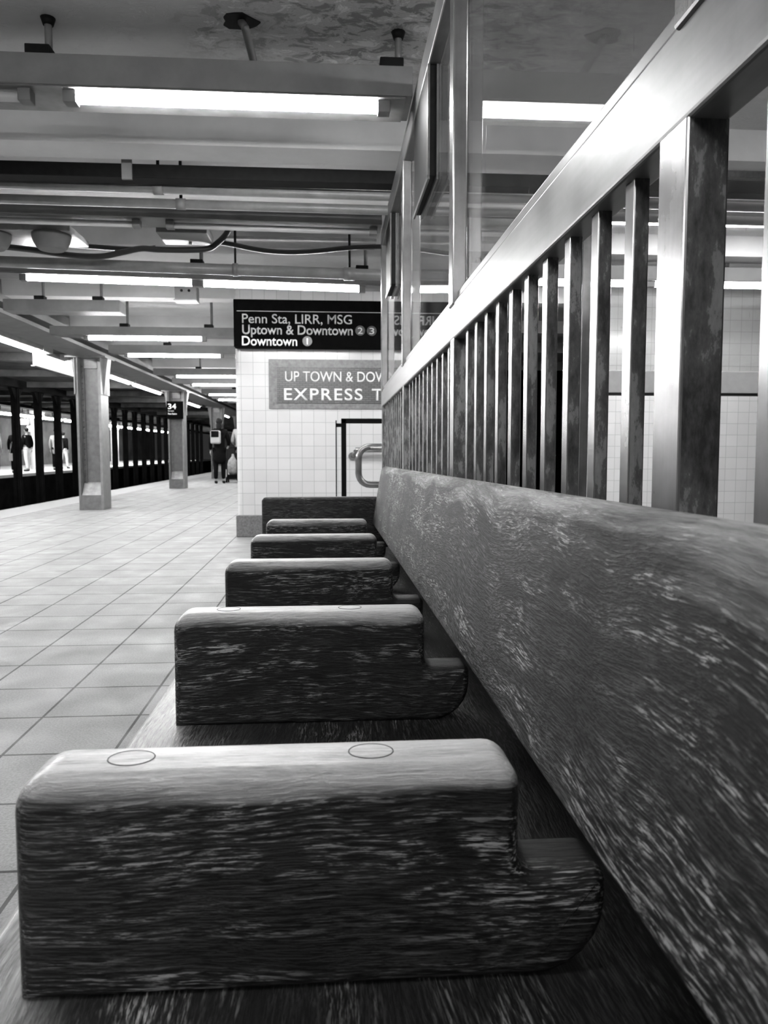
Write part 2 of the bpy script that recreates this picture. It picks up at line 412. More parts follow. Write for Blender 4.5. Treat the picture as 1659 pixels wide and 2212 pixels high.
def text(name, s, x0, x1, y, zbase, cap, mt, parent, depth=0.004, bold=0.0, spacing=1.0):
    """upright lettering facing -y, fitted between x0 and x1 (survey units) with the given cap height"""
    cu = bpy.data.curves.new(name, 'FONT'); cu.body = s; cu.size = 1.0; cu.extrude = 0.0; cu.space_character = spacing
    cu.offset = bold; cu.resolution_u = 6
    to = bpy.data.objects.new(name, cu); C.objects.link(to)
    dg = bpy.context.evaluated_depsgraph_get(); dg.update()
    me = bpy.data.meshes.new_from_object(to.evaluated_get(dg))
    bpy.data.objects.remove(to)
    xs = [v.co.x for v in me.vertices]
    ref = 0.729
    bm = bmesh.new(); bm.from_mesh(me)
    lo, hi = min(xs), max(xs)
    org = ORG[parent.name]
    for v in bm.verts:
        p = Vector((x0 + (v.co.x - lo) / (hi - lo) * (x1 - x0), y, zbase + v.co.y / ref * cap))
        v.co = W(p) - org
    r = bmesh.ops.extrude_face_region(bm, geom=bm.faces[:])
    for g in r['geom']:
        if isinstance(g, bmesh.types.BMVert): g.co.y -= depth * U
    bmesh.ops.recalc_face_normals(bm, faces=bm.faces[:])
    bm.to_mesh(me); bm.free(); me.materials.clear(); me.materials.append(mt)
    o = bpy.data.objects.new(name, me); return put(o, parent)
def rpoly(pts):
    """polygon with rounded corners: pts = (x, z, radius)"""
    out = []; n = len(pts)
    for i, (x, z, r) in enumerate(pts):
        p = Vector((x, z)); a = Vector(pts[i - 1][:2]); b = Vector(pts[(i + 1) % n][:2])
        if r <= 0: out.append((x, z)); continue
        da = (a - p).normalized(); db = (b - p).normalized()
        ang = da.angle(db); t = r / math.tan(ang / 2)
        c = p + (da + db).normalized() * (r / math.sin(ang / 2))
        s0 = p + da * t - c; s1 = p + db * t - c
        a0 = math.atan2(s0.y, s0.x); a1 = math.atan2(s1.y, s1.x)
        d = (a1 - a0 + PI) % (2 * PI) - PI
        for k in range(7): out.append((c.x + r * math.cos(a0 + d * k / 6), c.y + r * math.sin(a0 + d * k / 6)))
    return out

# ---------------------------------------------------------------- the setting
struct('floor', B().box(-4.55, 9, -7, 48, FLOOR - 0.12, FLOOR), M_FLOOR, (0, 0, FLOOR))
struct('trim_1', B().box(-5.22, -4.55, -7, 48, FLOOR - 0.12, FLOOR + 0.004), M_EDGE)
struct('trim_2', B().box(-5.18, -4.6, -7, 48, -2.3, FLOOR - 0.12), M_SOOT)
struct('floor', B().box(-13.5, -5.18, -7, 90, -2.5, -2.3), M_TRACK)
ce = B(); ce.box(-3.55, 9, -7, 48, CEIL, CEIL + 0.2)
struct('ceiling', ce, M_CEIL, (0, 0, FLOOR))
cb = B()
for y in (4.43, 6.55, 8.75, 10.95, 13.1, 15.9, 18.6, 21.5, 24.5, 27.5):
    cb.prism([(y, CEIL + 0.02), (y + 0.02, 1.70), (y + 0.26, 1.70), (y + 0.30, CEIL + 0.02)], 'x', -3.55, 9)
struct('ceiling_beam', cb, M_CEIL2)
# tunnel roof over the tracks, with its cross ribs
tr = B(); tr.box(-21, -4.0, -7, 90, 2.02, 2.2)
for k in range(26): tr.box(-12.9, -4.0, -4 + 3.4 * k, -3.75 + 3.4 * k, 1.86, 2.02)
struct('ceiling', tr, M_ROOF)
# tiled wall block at the end of the bench
wl = B(); wl.prism(rpoly([(-1.0, 8.45, 0.05), (1.45, 8.45, 0), (1.45, 22, 0), (-1.0, 22, 0)]), 'z', FLOOR + 0.24, CEIL)
struct('wall_back', wl, M_WALLTILE)
struct('baseboard_back', B().box(-1.015, 1.46, 8.435, 22, FLOOR, FLOOR + 0.243, 0.01), M_GRANITE)
wr = B(); wr.box(2.85, 9, 8.45, 8.8, FLOOR, CEIL); struct('wall_right', wr, M_WALLTILE)
struct('wall_far', B().box(1.3, 9, 16, 16.3, FLOOR, CEIL), M_SOOT)
# far platform
struct('floor', B().box(-20, -12.74, -2, 90, FLOOR - 0.12, FLOOR), M_FARFLOOR)
struct('trim_3', B().box(-20, -12.8, -2, 90, -2.3, FLOOR - 0.12), M_SOOT)
struct('wall_left', B().box(-20.3, -20, -2, 90, FLOOR, 2.1), M_FARWALL)

# ---------------------------------------------------------------- the bench
bench = thing('platform_bench', (0, 1.6, FLOOR), 'long dark oak bench with raised armrests between the seats', 'bench')
ST = -0.434
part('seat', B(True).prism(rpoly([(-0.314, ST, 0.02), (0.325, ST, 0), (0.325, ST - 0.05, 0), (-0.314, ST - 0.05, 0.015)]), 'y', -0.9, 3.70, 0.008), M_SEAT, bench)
for k in range(-1, 6):
    if k == 0: continue
    y0 = arm_y(k)
    prof = rpoly([(-0.25, ST - 0.002, 0), (-0.25, ATOP, 0.030), (0.157, ATOP, 0.022), (0.157, -0.345, 0.014), (0.232, -0.345, 0.012), (0.232, ST - 0.002, 0.062)])
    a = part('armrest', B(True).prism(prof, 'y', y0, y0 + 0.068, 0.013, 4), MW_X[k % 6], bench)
    if k in (1, 2):
        for px in (-0.165, 0.035):
            t = [(px + 0.019 * math.cos(q), y0 + 0.036 + 0.016 * math.sin(q)) for q in (2 * PI * i / 24 for i in range(24))]
            part('plug', B(True).prism(t, 'z', ATOP - 0.003, ATOP + 0.0002), MW_X[k], a)
            rg = B(True); rg.tube([(u_, v_, ATOP) for u_, v_ in t + t[:1]], 0.0006, 6)
            part('plug_seam', rg, M_DARKWOOD, a)
prof = rpoly([(-0.318, ST - 0.06, 0), (-0.318, -0.190, 0.02), (0.29, -0.190, 0.01), (0.29, ST - 0.06, 0)])
part('end_panel', B(True).prism(prof, 'y', 3.655, 3.72, 0.010), MW_END, bench)
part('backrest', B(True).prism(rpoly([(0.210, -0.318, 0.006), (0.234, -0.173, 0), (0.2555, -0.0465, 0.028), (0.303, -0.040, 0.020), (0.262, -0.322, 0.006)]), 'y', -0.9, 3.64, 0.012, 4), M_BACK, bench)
part('shade_panel', B(True).box(0.325, 0.345, -0.9, 3.65, -0.86, -0.10), M_DARKWOOD, bench)  # added dark panel that keeps the gap under the backrest black
for y in (-0.6, 0.64, 1.9, 3.45):
    part('leg', B(True).box(-0.23, 0.27, y, y + 0.05, -0.96 + (0.0086 * y if y > 0 else 0), ST - 0.05, 0.006), M_DARKWOOD, bench)
for y in (0.3, 1.55, 2.75):
    part('back_bracket', B(True).box(0.285, 0.327, y, y + 0.04, -0.40, -0.10), M_DARKWOOD, bench)

# ---------------------------------------------------------------- steel and glass screen behind the bench
scr = thing('steel_windscreen', (0.42, 2.4, FLOOR), 'long steel and glass screen standing behind the wooden bench', 'screen')
POST = (-0.73, 0.845, 2.417, 4.026, 5.60)
RB0, RT0 = 0.376, 0.492
SIDE = ((2, 3), 1)      # the faces turned along the platform carry old stains
part('rail', B(True).box(0.400, 0.452, -1.2, 5.72, RB0, RT0, 0.006, seg=3), M_STEEL, scr)
part('gasket', B(True).box(0.408, 0.448, -1.2, 5.70, RT0 - 0.004, RT0 + 0.007), M_GASKET, scr)
part('glass_frame', B(True).box(0.412, 0.452, -1.2, 5.70, RT0 + 0.006, RT0 + 0.032, 0.004), M_STEEL, scr)
part('bottom_rail', B(True).box(0.400, 0.452, -1.2, 5.72, -0.85, -0.80, 0.004), M_STEEL, scr)
part('header', B(True).box(0.398, 0.452, -1.2, 5.72, 1.53, 1.645, 0.006), M_STEEL, scr)
for i, y in enumerate(POST):
    part('post', B(True).box(0.400, 0.450, y, y + 0.072, -0.98, RB0 + 0.004, 0.003, side=SIDE), [M_STEELV, M_PATINA], scr)
    yu = y - 0.045 if i < 2 else y
    part('upper_post', B(True).box(0.394, 0.440, yu, yu + 0.075, RT0 - 0.01, 1.534, 0.005), M_STEELV, scr)
for i in range(4):
    y0, y1 = POST[i] + 0.075, POST[i + 1] - 0.045 * (i < 1)
    part('glass_pane', B(True).box(0.441, 0.447, y0 - 0.05, y1 + 0.03, RT0 + 0.02, 1.535), M_GLASS, scr)
    s = (POST[i + 1] - POST[i] - 0.072) / 11
    for k in range(10):
        y = POST[i] + 0.072 + s * (k + 0.5) + s * 0.5 - 0.0105
        if i == 0 and k < 6: continue
        part('baluster', B(True).box(0.415, 0.437, y - 0.016, y + 0.016, -0.80, RB0 + 0.003, 0.002, side=SIDE), [M_STEELV, M_PATINA], scr)
# small boxes hung below the header
for y0, y1, zb, lab in ((3.05, 3.56, 1.10, 'dark steel box hung under the screen header above the middle of the bench'),
                        (4.86, 5.25, 1.085, 'smaller looking dark steel box hung at the far end of the screen header')):
    t = thing('hanging_box', (0.42, y0, zb), lab, 'box', 'steel boxes hung from the screen header')
    part('body', B(True).box(0.402, 0.437, y0 + 0.012, y1, zb + 0.01, 1.529), M_DUCT, t)
    part('edge_frame', B(True).box(0.397, 0.405, y0, y0 + 0.02, zb, 1.529).box(0.432, 0.4395, y0, y0 + 0.02, zb, 1.529)
         .box(0.397, 0.405, y0, y1, zb - 0.008, zb + 0.01).box(0.432, 0.4395, y0, y1, zb - 0.008, zb + 0.01), M_STEEL, t)
# return screen across the far side of the stair opening
rs = thing('stair_windscreen', (2.4, 4.62, FLOOR), 'far glass screen seen through the steel bars on the right', 'screen')
part('rail', B().box(1.60, 5.2, 4.6, 4.65, 0.357, 0.492, 0.005), M_FARWHITE, rs)
part('gasket', B().box(1.60, 5.2, 4.592, 4.652, 0.343, 0.357), M_GASKET, rs)
part('corner_post', B().box(1.545, 1.60, 4.6, 4.66, FLOOR, 1.75, 0.004), M_STEELV, rs)
part('header', B().box(1.60, 5.2, 4.6, 4.65, 1.66, 1.75, 0.004), M_STEEL, rs)
part('glass_pane', B().box(1.60, 5.2, 4.622, 4.628, 0.492, 1.66), M_GLASS, rs)

# ---------------------------------------------------------------- overhead light channels
def channel(name, xa, xb, y, zb, h, d, label, group, lit=(), off=(), rods=(), dz=0.0, rz=None, tube_r=0.021, mt=None):
    """xa..xb housing along x; dz is the fall of its right end; lit/off are tube spans"""
    t = thing(name, ((xa + xb) / 2, y + d / 2, zb), label, 'ceiling light' if lit else 'ceiling channel', group)
    def zz(x): return dz * (x - xa) / (xb - xa)
    def sheared(b):
        for v in b.bm.verts: v.co.z += zz(v.co.x)
        return b
    part('housing', sheared(B().box(xa, xb, y, y + d, zb, zb + h, 0.004)), mt or M_GREY, t)
    if lit: part('reflector', sheared(B().box(xa + 0.02, xb - 0.03, y + 0.008, y + d - 0.004, zb - 0.006, zb + 0.002)), M_WHITEMETAL, t)
    for spans, m_, nm in ((lit, M_TUBE, 'lit_tube'), (off, M_TUBE_OFF, 'unlit_tube')):
        for x0, x1 in spans:
            zt = zb - tube_r - 0.012
            part(nm, sheared(B().tube([(x0, y + 0.06, zt), (x1, y + 0.06, zt)], tube_r)), m_, t)
            for x, s in ((x0, -1), (x1, 1)):
                part('socket', sheared(B().box(min(x, x + s * 0.055), max(x, x + s * 0.055), y + 0.03, y + 0.09, zt - 0.024, zb - 0.004, 0.003)), M_GREY, t)
    for x in rods:
        r = part('hanger_rod', sheared(B().tube([(x, y + 0.06, zb + h), (x, y + 0.06, CEIL + 0.01)], 0.016)), M_PIPE, t)
        part('bracket', sheared(B().box(x - 0.085, x + 0.02, y + 0.005, y + 0.10, zb + h, zb + h + 0.04, 0.005)), M_DUCT, r)
        part('collar', sheared(B().tube([(x, y + 0.06, CEIL - 0.03), (x, y + 0.06, CEIL)], [0.022, 0.032])), M_DUCT, r)
    return t
channel('light_channel', -3.4, 0.385, 3.49, 1.570, 0.128, 0.26, 'long grey light channel with one bright tube, nearest the camera overhead', 'overhead light channels',
        lit=[(-1.085, 0.232)], off=[(-2.75, -1.33)], rods=(-2.6, -1.20, 0.325))
channel('light_channel', -3.4, 0.385, 5.42, 1.610, 0.09, 0.24, 'grey channel with unlit tubes behind the bundle of painted pipes', 'overhead light channels',
        off=[(-2.6, -1.33), (-1.05, 0.30)], dz=-0.04)
channel('light_channel', -3.4, 0.55, 6.55, 1.475, 0.12, 0.24, 'grey channel with two bright tubes above the black direction sign', 'overhead light channels',
        lit=[(-2.47, -1.13), (-1.03, 0.27)], rods=(-1.05, 0.33), dz=-0.075)
channel('light_channel', -3.4, -2.2, 8.40, 1.475, 0.12, 0.26, 'short unlit grey channel ending in mid air beside the girder', 'overhead light channels', rods=(-3.0, -2.4))
channel('light_channel', -3.3, -1.1, 9.45, 1.385, 0.10, 0.22, 'light channel with one bright tube level with the first steel column', 'overhead light channels', lit=[(-2.86, -1.52)], rods=(-2.4, -1.4))
channel('light_channel', -3.3, 0.6, 11.9, 1.48, 0.12, 0.22, 'light channel with one bright tube just beyond the first steel column', 'overhead light channels', lit=[(-3.02, -1.64)], rods=(-2.4,))
for y, z, x, lab in ((15.3, 1.49, -2.96, 'light channel with a bright tube, third row beyond the first column'),
                     (17.1, 1.48, -2.96, 'light channel with a bright tube, just before the column with the number sign'),
                     (21.0, 1.55, -3.2, 'distant light channel with a bright tube above the walking person'),
                     (22.8, 1.53, -3.2, 'farthest light channel whose bright tube can be made out')):
    channel('light_channel', -3.4, 0.3, y, z, 0.12, 0.22, lab, 'overhead light channels', lit=[(x, x + 1.37), (x + 1.45, x + 2.8)], rods=(-2.5, -1.3))
# the rows over and behind the camera, and over the stair opening (one of those added)
channel('light_channel', -3.4, 0.385, 0.20, 1.60, 0.12, 0.24, 'light channel above the bench and the camera', 'overhead light channels', lit=[(-1.6, -0.25)])
channel('light_channel', -3.4, 0.385, -1.9, 1.60, 0.12, 0.24, 'light channel behind the camera', 'overhead light channels', lit=[(-1.1, 0.25)])
channel('light_channel', 0.6, 3.0, 1.9, 1.60, 0.12, 0.24, 'added unseen light channel over the stair opening, brightening the return rail', 'overhead light channels', lit=[(0.9, 2.25)], rods=(0.8, 2.6))  # made-up lamp out of view, added to brighten the return rail
channel('light_channel', 1.5, 6.0, 5.45, 1.69, 0.12, 0.24, 'light channel over the stair opening, upper of two seen through the bars', 'overhead light channels', lit=[(1.9, 3.24), (3.36, 4.7)], rods=(1.7, 4.0))
channel('light_channel', 1.2, 6.0, 6.75, 1.53, 0.12, 0.24, 'light channel over the stair opening, lower of two seen through the bars', 'overhead light channels', lit=[(1.5, 2.85), (2.95, 4.3)], rods=(1.4, 3.6))

# ---------------------------------------------------------------- the row of tubes over the platform edge
def edge_light(y0, y1, label, n=2, mt=None):
    t = thing('edge_light', (-5.05, (y0 + y1) / 2, 1.74), label, 'ceiling light', 'tube lights over the platform edge')
    part('housing', B().box(-5.16, -4.94, y0 - 0.1, y1 + 0.1, 1.745, 1.86, 0.004), M_GREY, t)
    part('reflector', B().box(-5.14, -4.96, y0 - 0.08, y1 + 0.08, 1.739, 1.747), M_WHITEMETAL, t)
    L_ = (y1 - y0) / n
    for k in range(n):
        a, b = y0 + k * L_ + 0.04, y0 + (k + 1) * L_ - 0.04
        part('lit_tube', B().tube([(-5.05, a, 1.715), (-5.05, b, 1.715)], 0.026), mt or M_TUBE_E, t)
    for x in (y0 + 0.3, y1 - 0.3): part('hanger_rod', B().tube([(-5.05, x, 1.86), (-5.05, x, 2.03)], 0.012, 8), M_PIPE, t)
edge_light(2.6, 5.35, 'edge light out beside the near end of the bench')
edge_light(5.6, 8.3, 'edge light out beside the far end of the bench')
edge_light(8.5, 11.2, 'edge light short of the first steel column, at the picture edge')
edge_light(11.4, 14.2, 'long bright edge light left of the first steel column')
edge_light(15.4, 17.4, 'edge light hidden behind the top of the first steel column')
edge_light(18.1, 20.0, 'edge light just right of the first steel column', 1)
edge_light(20.4, 23.6, 'bright edge light between the first column and the numbered column')
edge_light(28.0, 30.6, 'short bright edge light right of the numbered column', 1)
edge_light(37.0, 39.5, 'farthest bright edge light above the walking person', 1)
t = thing('backlit_sign', (-4.95, 15, 1.43), 'pale lit panel hung below the edge lights, left of the first column', 'sign')
part('panel', B().box(-4.97, -4.93, 13.4, 17.2, 1.44, 1.68, 0.01), M_DIFFUSER, t)
part('frame', B().box(-4.985, -4.915, 13.35, 17.25, 1.425, 1.442), M_GREY, t)
for y in (13.8, 16.8): part('hanger_rod', B().tube([(-4.925, y, 1.67), (-4.925, y, 2.03)], 0.01, 8), M_PIPE, t)

# ---------------------------------------------------------------- girder and steel columns
g = thing('steel_girder', (-3.78, 10, 1.5), 'riveted steel girder running along the platform over the columns', 'girder')
part('flange', B().box(-4.05, -3.53, -6, 48, 1.50, 1.545), M_GREY, g)
part('web', B().box(-3.80, -3.70, -6, 48, 1.545, 1.98), M_GREY, g)
part('angle', B().box(-3.70, -3.53, -6, 48, 1.62, 1.70), M_GREY, g)
part('top_plate', B().box(-4.05, -3.50, -6, 48, 1.90, 2.04), M_GREY, g)
def column(y, label):
    t = thing('steel_column', (-3.8, y, FLOOR), label, 'column', 'riveted steel columns along the platform')
    x0, x1 = -3.99, -3.605; d = 0.42
    part('flange', B().box(x0, x0 + 0.035, y, y + d, FLOOR, 1.5), M_COL, t)
    part('flange', B().box(x1 - 0.04, x1, y, y + d, FLOOR, 1.5), M_COLL, t)
    part('web', B().box(x0 + 0.03, x1 - 0.03, y + 0.19, y + 0.225, FLOOR, 1.5), M_COL, t)
    for s in (0, 1):
        xa = x0 + 0.03 if s == 0 else x1 - 0.085
        r = part('angle_iron', B().box(xa, xa + 0.055, y + 0.165, y + 0.195, FLOOR, 1.5), M_COL, t)
        bb = B()
        for k in range(22): bb.ball((xa + 0.028, y + 0.165, -0.5 + k * 0.088), 0.013, u=8, v=6)
        part('rivets', bb, M_RIVET, r)
    part('base_block', B().box(x0 + 0.03, x1 - 0.035, y + 0.005, y + 0.19, FLOOR, FLOOR + 0.24), M_COL, t)
    part('base_mortar', B().prism([(y + 0.02, FLOOR + 0.24), (y + 0.19, FLOOR + 0.24), (y + 0.19, FLOOR + 0.44), (y + 0.15, FLOOR + 0.42)], 'x', x0 + 0.04, x1 - 0.045), M_MORTAR, t)
    part('splice_plate', B().box(x0 + 0.09, x1 - 0.09, y + 0.15, y + 0.19, 1.32, 1.47), M_MORTAR, t)
    for s in (-1, 1):
        xx = x0 if s < 0 else x1
        b = B(); b.prism([(xx + s * 0.10, 1.5), (xx, 1.5), (xx, 0.92), (xx + s * 0.02, 0.90)][::s], 'y', y + 0.10, y + 0.30)
        b.box(min(xx - s * 0.002, xx + s * 0.016), max(xx - s * 0.002, xx + s * 0.016), y - 0.03, y + d + 0.03, 0.90, 1.5)
        part('gusset', b, M_COLL, t)
    part('cap_plate', B().box(x0 - 0.14, x1 + 0.10, y - 0.06, y + d + 0.06, 1.472, 1.50), M_COLL, t)
    return t
column(12.5, 'nearest riveted steel column, standing at the left of the platform')
c2 = column(19.45, 'second riveted steel column, with the black number sign on it')
column(26.4, 'third steel column, partly behind the walking person with the backpack')
column(33.3, 'farthest steel column, hidden beyond the walking people')
t = thing('number_sign', (-3.78, 19.42, 0.82), 'small black station sign with white 34 on the second column', 'sign')
part('panel', B().box(-4.0, -3.6, 19.38, 19.44, 0.80, 1.23, 0.004), M_SIGNBLACK, t)
text('numerals', '34', -3.965, -3.76, 19.38, 1.04, 0.135, M_SIGNTEXT2, t, 0.006, 0.02)
text('lettering', 'Street', -3.965, -3.82, 19.38, 0.975, 0.04, M_SIGNTEXT, t, 0.006, 0.02)
text('lettering', 'Penn Station', -3.965, -3.75, 19.38, 0.90, 0.045, M_SIGNTEXT2, t, 0.006, 0.02)

# ---------------------------------------------------------------- pipes, ducts and boxes under the ceiling
def pipe(name, pts, r, label, cat, m_, group=None, clamps=()):
    t = thing(name, pts[0], label, cat, group)
    part('run', B().tube(pts, r, 16), m_, t)
    for x, rr in clamps:
        k = (x - pts[0][0]) / (pts[-1][0] - pts[0][0]); p = Vector(pts[0]).lerp(Vector(pts[-1]), k)
        part('clamp', B().tube([(x - rr, p.y, p.z), (x + rr, p.y, p.z)], r * 1.18, 16), m_, t)
        part('hanger_rod', B().tube([(x, p.y, p.z + r), (x, p.y, CEIL + 0.005)], 0.010, 8), M_DUCT, t)
    return t
t = thing('cable_duct', (-1.5, 4.85, 1.64), 'black square duct above the grey pipes, next to the nearest light channel', 'duct')
part('body', B().box(-3.5, 5.2, 4.80, 4.92, 1.636, 1.717, 0.005), M_DUCT, t)
for x in (-1.22,):
    part('hanger_strap', B().box(x, x + 0.06, 4.785, 4.80, 1.62, 1.80), M_GREY, t)
    part('hanger_rod', B().tube([(x + 0.03, 4.86, 1.71), (x + 0.03, 4.86, CEIL + 0.005)], 0.01, 8), M_DUCT, t)
pipe('conduit', [(-3.5, 4.99, 1.650), (5.2, 4.99, 1.595)], 0.030, 'upper of two grey conduits below the black duct', 'pipe', M_PIPE, 'grey conduits under the ceiling', [(-1.05, 0.03)])
pipe('conduit', [(-3.5, 5.09, 1.592), (5.2, 5.09, 1.537)], 0.030, 'lower of two grey conduits below the black duct', 'pipe', M_PIPE, 'grey conduits under the ceiling', [(-0.93, 0.03)])
pipe('water_pipe', [(-3.5, 6.2, 1.475), (0.95, 6.2, 1.395)], 0.043, 'thick grey pipe just above the pair of bright tubes', 'pipe', M_PIPE, None, [(-0.72, 0.02), (0.18, 0.045)])
pipe('thin_conduit', [(-3.4, 9.3, 1.80), (-1.02, 9.3, 1.79)], 0.02, 'thin pale conduit across the ceiling beside the direction sign', 'pipe', M_PIPE)
def wire(name, pix, y, r, label):
    pts = []
    P = [at(a, b, 'y', y) for a, b in pix]
    for i in range(len(P) - 1):
        p0, p1, p2, p3 = P[max(i - 1, 0)], P[i], P[i + 1], P[min(i + 2, len(P) - 1)]
        for k in range(6):
            u = k / 6
            pts.append(0.5 * ((2 * p1) + (-p0 + p2) * u + (2 * p0 - 5 * p1 + 4 * p2 - p3) * u * u + (-p0 + 3 * p1 - 3 * p2 + p3) * u ** 3))
    pts.append(P[-1])
    tag(part(name, B().tube(pts, r, 10), M_CABLE, None, pts[0]), label, 'cable', 'sagging black cables')
wire('cable', [(-40, 528), (20, 534), (80, 541), (150, 551), (216, 554), (260, 546), (304, 537), (340, 539), (405, 540), (450, 537), (472, 523), (486, 509), (494, 497)], 5.98, 0.022, 'black cable sagging across the ceiling up into the flat box')
wire('cable', [(-40, 526), (60, 527), (138, 529), (200, 533), (257, 537), (300, 538), (336, 535)], 6.16, 0.018, 'second black cable, above the sagging one at the left')
wire('cable', [(478, 524), (500, 528), (560, 540), (620, 545), (680, 543), (750, 536), (818, 533), (860, 533)], 6.05, 0.018, 'black cable sagging above the pair of bright tubes, left of the screen')
t = thing('alarm_unit', (-2.1, 5.8, 1.56), 'white ceiling plate with two domed lamps', 'alarm')
part('plate', B().box(-3.0, -1.82, 5.68, 6.12, 1.555, 1.60, 0.006), M_BOX, t)
for x in (-1.98, -2.40):
    d_ = part('dome', B().tube([(x, 5.78, 1.558), (x, 5.78, 1.535), (x, 5.78, 1.50), (x, 5.78, 1.462), (x, 5.78, 1.445)], [0.135, 0.135, 0.125, 0.105, 0.085], 24), M_GREY, t)
t = thing('junction_box', (-1.02, 5.8, 1.56), 'flat grey box fed by the black cable', 'box')
part('body', B().box(-1.22, -0.86, 5.68, 6.02, 1.56, 1.63, 0.006), M_GREY, t)
part('knob', B().tube([(-1.02, 5.93, 1.56), (-1.02, 5.93, 1.545)], 0.012, 12), M_BOX, t)
t = thing('wall_box', (-1.43, 8.0, 1.52), 'small two-hole box on the ceiling between the bright tubes', 'box')
part('body', B().box(-1.545, -1.325, 8.0, 8.16, 1.53, 1.68, 0.006), M_GREY, t)
for x in (-1.475, -1.40): part('hole', B().tube([(x, 8.0, 1.625), (x, 7.995, 1.625)], 0.014, 12), M_DUCT, t)
part('lip', B().box(-1.55, -1.32, 7.97, 8.16, 1.522, 1.534), M_BOX, t)
part('hanger_rod', B().tube([(-1.43, 8.08, 1.68), (-1.43, 8.08, CEIL + 0.005)], 0.01, 8), M_DUCT, t)
tag(part('plank', B().box(-0.80, 0.40, 6.24, 6.50, 1.675, 1.70, 0.004), M_BOX, None, (-0.2, 6.4, 1.675)), 'white painted strip with screws behind the painted channel', 'board')
# old wire stub and the hole it comes from, in the flaking ceiling over the nearest light
hb = B(); c0 = at(518, 45, 'z', CEIL); ring = []
for k in range(14):
    q = 2 * PI * k / 14; rr = 0.072 + 0.008 * math.sin(3 * q + 1) + 0.007 * math.cos(5 * q)
    ring.append((c0.x + rr * 1.05 * math.cos(q), c0.y + rr * 0.9 * math.sin(q)))
hb.prism(ring, 'z', CEIL - 0.006, CEIL + 0.01)
t = thing('ceiling_stub', (c0.x, c0.y, CEIL), 'rough patched hole in the ceiling with a bent conduit coming out', 'conduit')
part('patch', hb, M_DUCT, t)
p1 = at(522, 48, 'z', CEIL - 0.01)
part('conduit', B().tube([p1, (p1.x + 0.02, p1.y - 0.05, CEIL - 0.06), (p1.x + 0.05, 3.85, CEIL - 0.13), (p1.x + 0.12, 3.72, CEIL - 0.22), (p1.x + 0.16, 3.66, CEIL - 0.26)], 0.018, 10), M_GREY, t)

# ---------------------------------------------------------------- signs on the tiled wall
t = thing('direction_sign', (0.15, 8.35, 1.107), 'long black direction sign with white lettering at the top of the tiled wall', 'sign')
part('panel', B().box(-0.99, 1.35, 8.27, 8.45, 1.105, 1.60, 0.004), M_SIGNBLACK, t)
part('stripe', B().box(-0.955, 1.34, 8.264, 8.271, 1.474, 1.479), M_SIGNTEXT, t)
text('lettering', 'Penn Sta, LIRR, MSG', -0.90, 0.263, 8.27, 1.352, 0.102, M_SIGNTEXT, t, 0.004, 0.004)
text('lettering', 'Uptown & Downtown', -0.90, 0.272, 8.27, 1.237, 0.102, M_SIGNTEXT, t, 0.004, 0.014)
text('lettering', 'Downtown', -0.905, -0.321, 8.27, 1.119, 0.102, M_SIGNTEXT2, t, 0.004, 0.016)
for x, z, ch, m_, m2 in ((-0.213, 1.168, '1', M_DISC2, M_SIGNTEXT2), (0.352, 1.286, '2', M_DISC, M_SIGNTEXT), (0.476, 1.284, '3', M_DISC, M_SIGNTEXT)):
    ring = [(x + 0.052 * math.cos(q), z + 0.052 * math.sin(q)) for q in (2 * PI * k / 28 for k in range(28))]
    d_ = part('route_disc', B().prism(ring, 'y', 8.262, 8.271), m_, t)
    wdt = 0.007 if ch == '1' else 0.026
    text('numeral', ch, x - wdt, x + wdt, 8.262, z - 0.034, 0.068, m2, d_, 0.003, 0.0)
t = thing('mosaic_sign', (0.45, 8.44, 0.46), 'grey mosaic station sign set in the white tiled wall', 'sign')
part('border', B().box(-0.64, 1.40, 8.435, 8.452, 0.460, 0.996), M_MOS_OUT, t)
part('field', B().box(-0.55, 1.31, 8.428, 8.44, 0.520, 0.912), M_MOS_IN, t)
text('lettering', 'UP TOWN & DOWN TOWN', -0.462, 1.225, 8.428, 0.757, 0.115, M_SIGNTEXT2, t, 0.003, 0.008)
text('lettering', 'EXPRESS', -0.475, 0.383, 8.428, 0.556, 0.132, M_SIGNTEXT2, t, 0.003, 0.012, spacing=1.15)
text('lettering', 'TRAINS', 0.485, 1.225, 8.428, 0.556, 0.132, M_SIGNTEXT2, t, 0.003, 0.012, spacing=1.15)

# ---------------------------------------------------------------- stair guard rail and handrails
t = thing('guard_rail', (0.4, 6.6, FLOOR), 'black square guard rail in front of the white tiles', 'railing')
part('post', B().box(0.115, 0.158, 6.58, 6.62, FLOOR, 0.278, 0.003), M_BLACK, t)
part('top_rail', B().box(0.115, 1.3, 6.58, 6.62, 0.236, 0.278, 0.003), M_BLACK, t)
part('hinge_bar', B().box(0.066, 0.076, 6.59, 6.61, FLOOR, 0.262), M_BLACK, t)
part('connector', B().box(0.072, 0.118, 6.59, 6.61, 0.205, 0.236), M_BLACK, t)
part('post', B().box(1.26, 1.30, 6.58, 6.62, FLOOR, 0.24, 0.003), M_BLACK, t)
pts = [(1.25, 6.5, 0.035), (0.36, 6.5, 0.035)]
for k in range(7):
    q = PI / 2 + k * PI / 12; pts.append((0.36 + 0.10 * math.cos(q), 6.5, -0.065 + 0.10 * math.sin(q)))
for k in range(7):
    q = PI + k * PI / 12; pts.append((0.36 + 0.10 * math.cos(q), 6.5, -0.19 + 0.10 * math.sin(q)))
pts.append((1.25, 6.5, -0.29))
t = thing('stair_handrail', (0.8, 6.5, FLOOR), 'looped steel tube handrail beside the black guard rail', 'handrail')
part('loop', B().tube(pts, 0.028, 16), M_STEELV, t)
part('post', B().tube([(1.25, 6.5, 0.05), (1.25, 6.5, FLOOR)], 0.03, 12), M_STEELV, t)
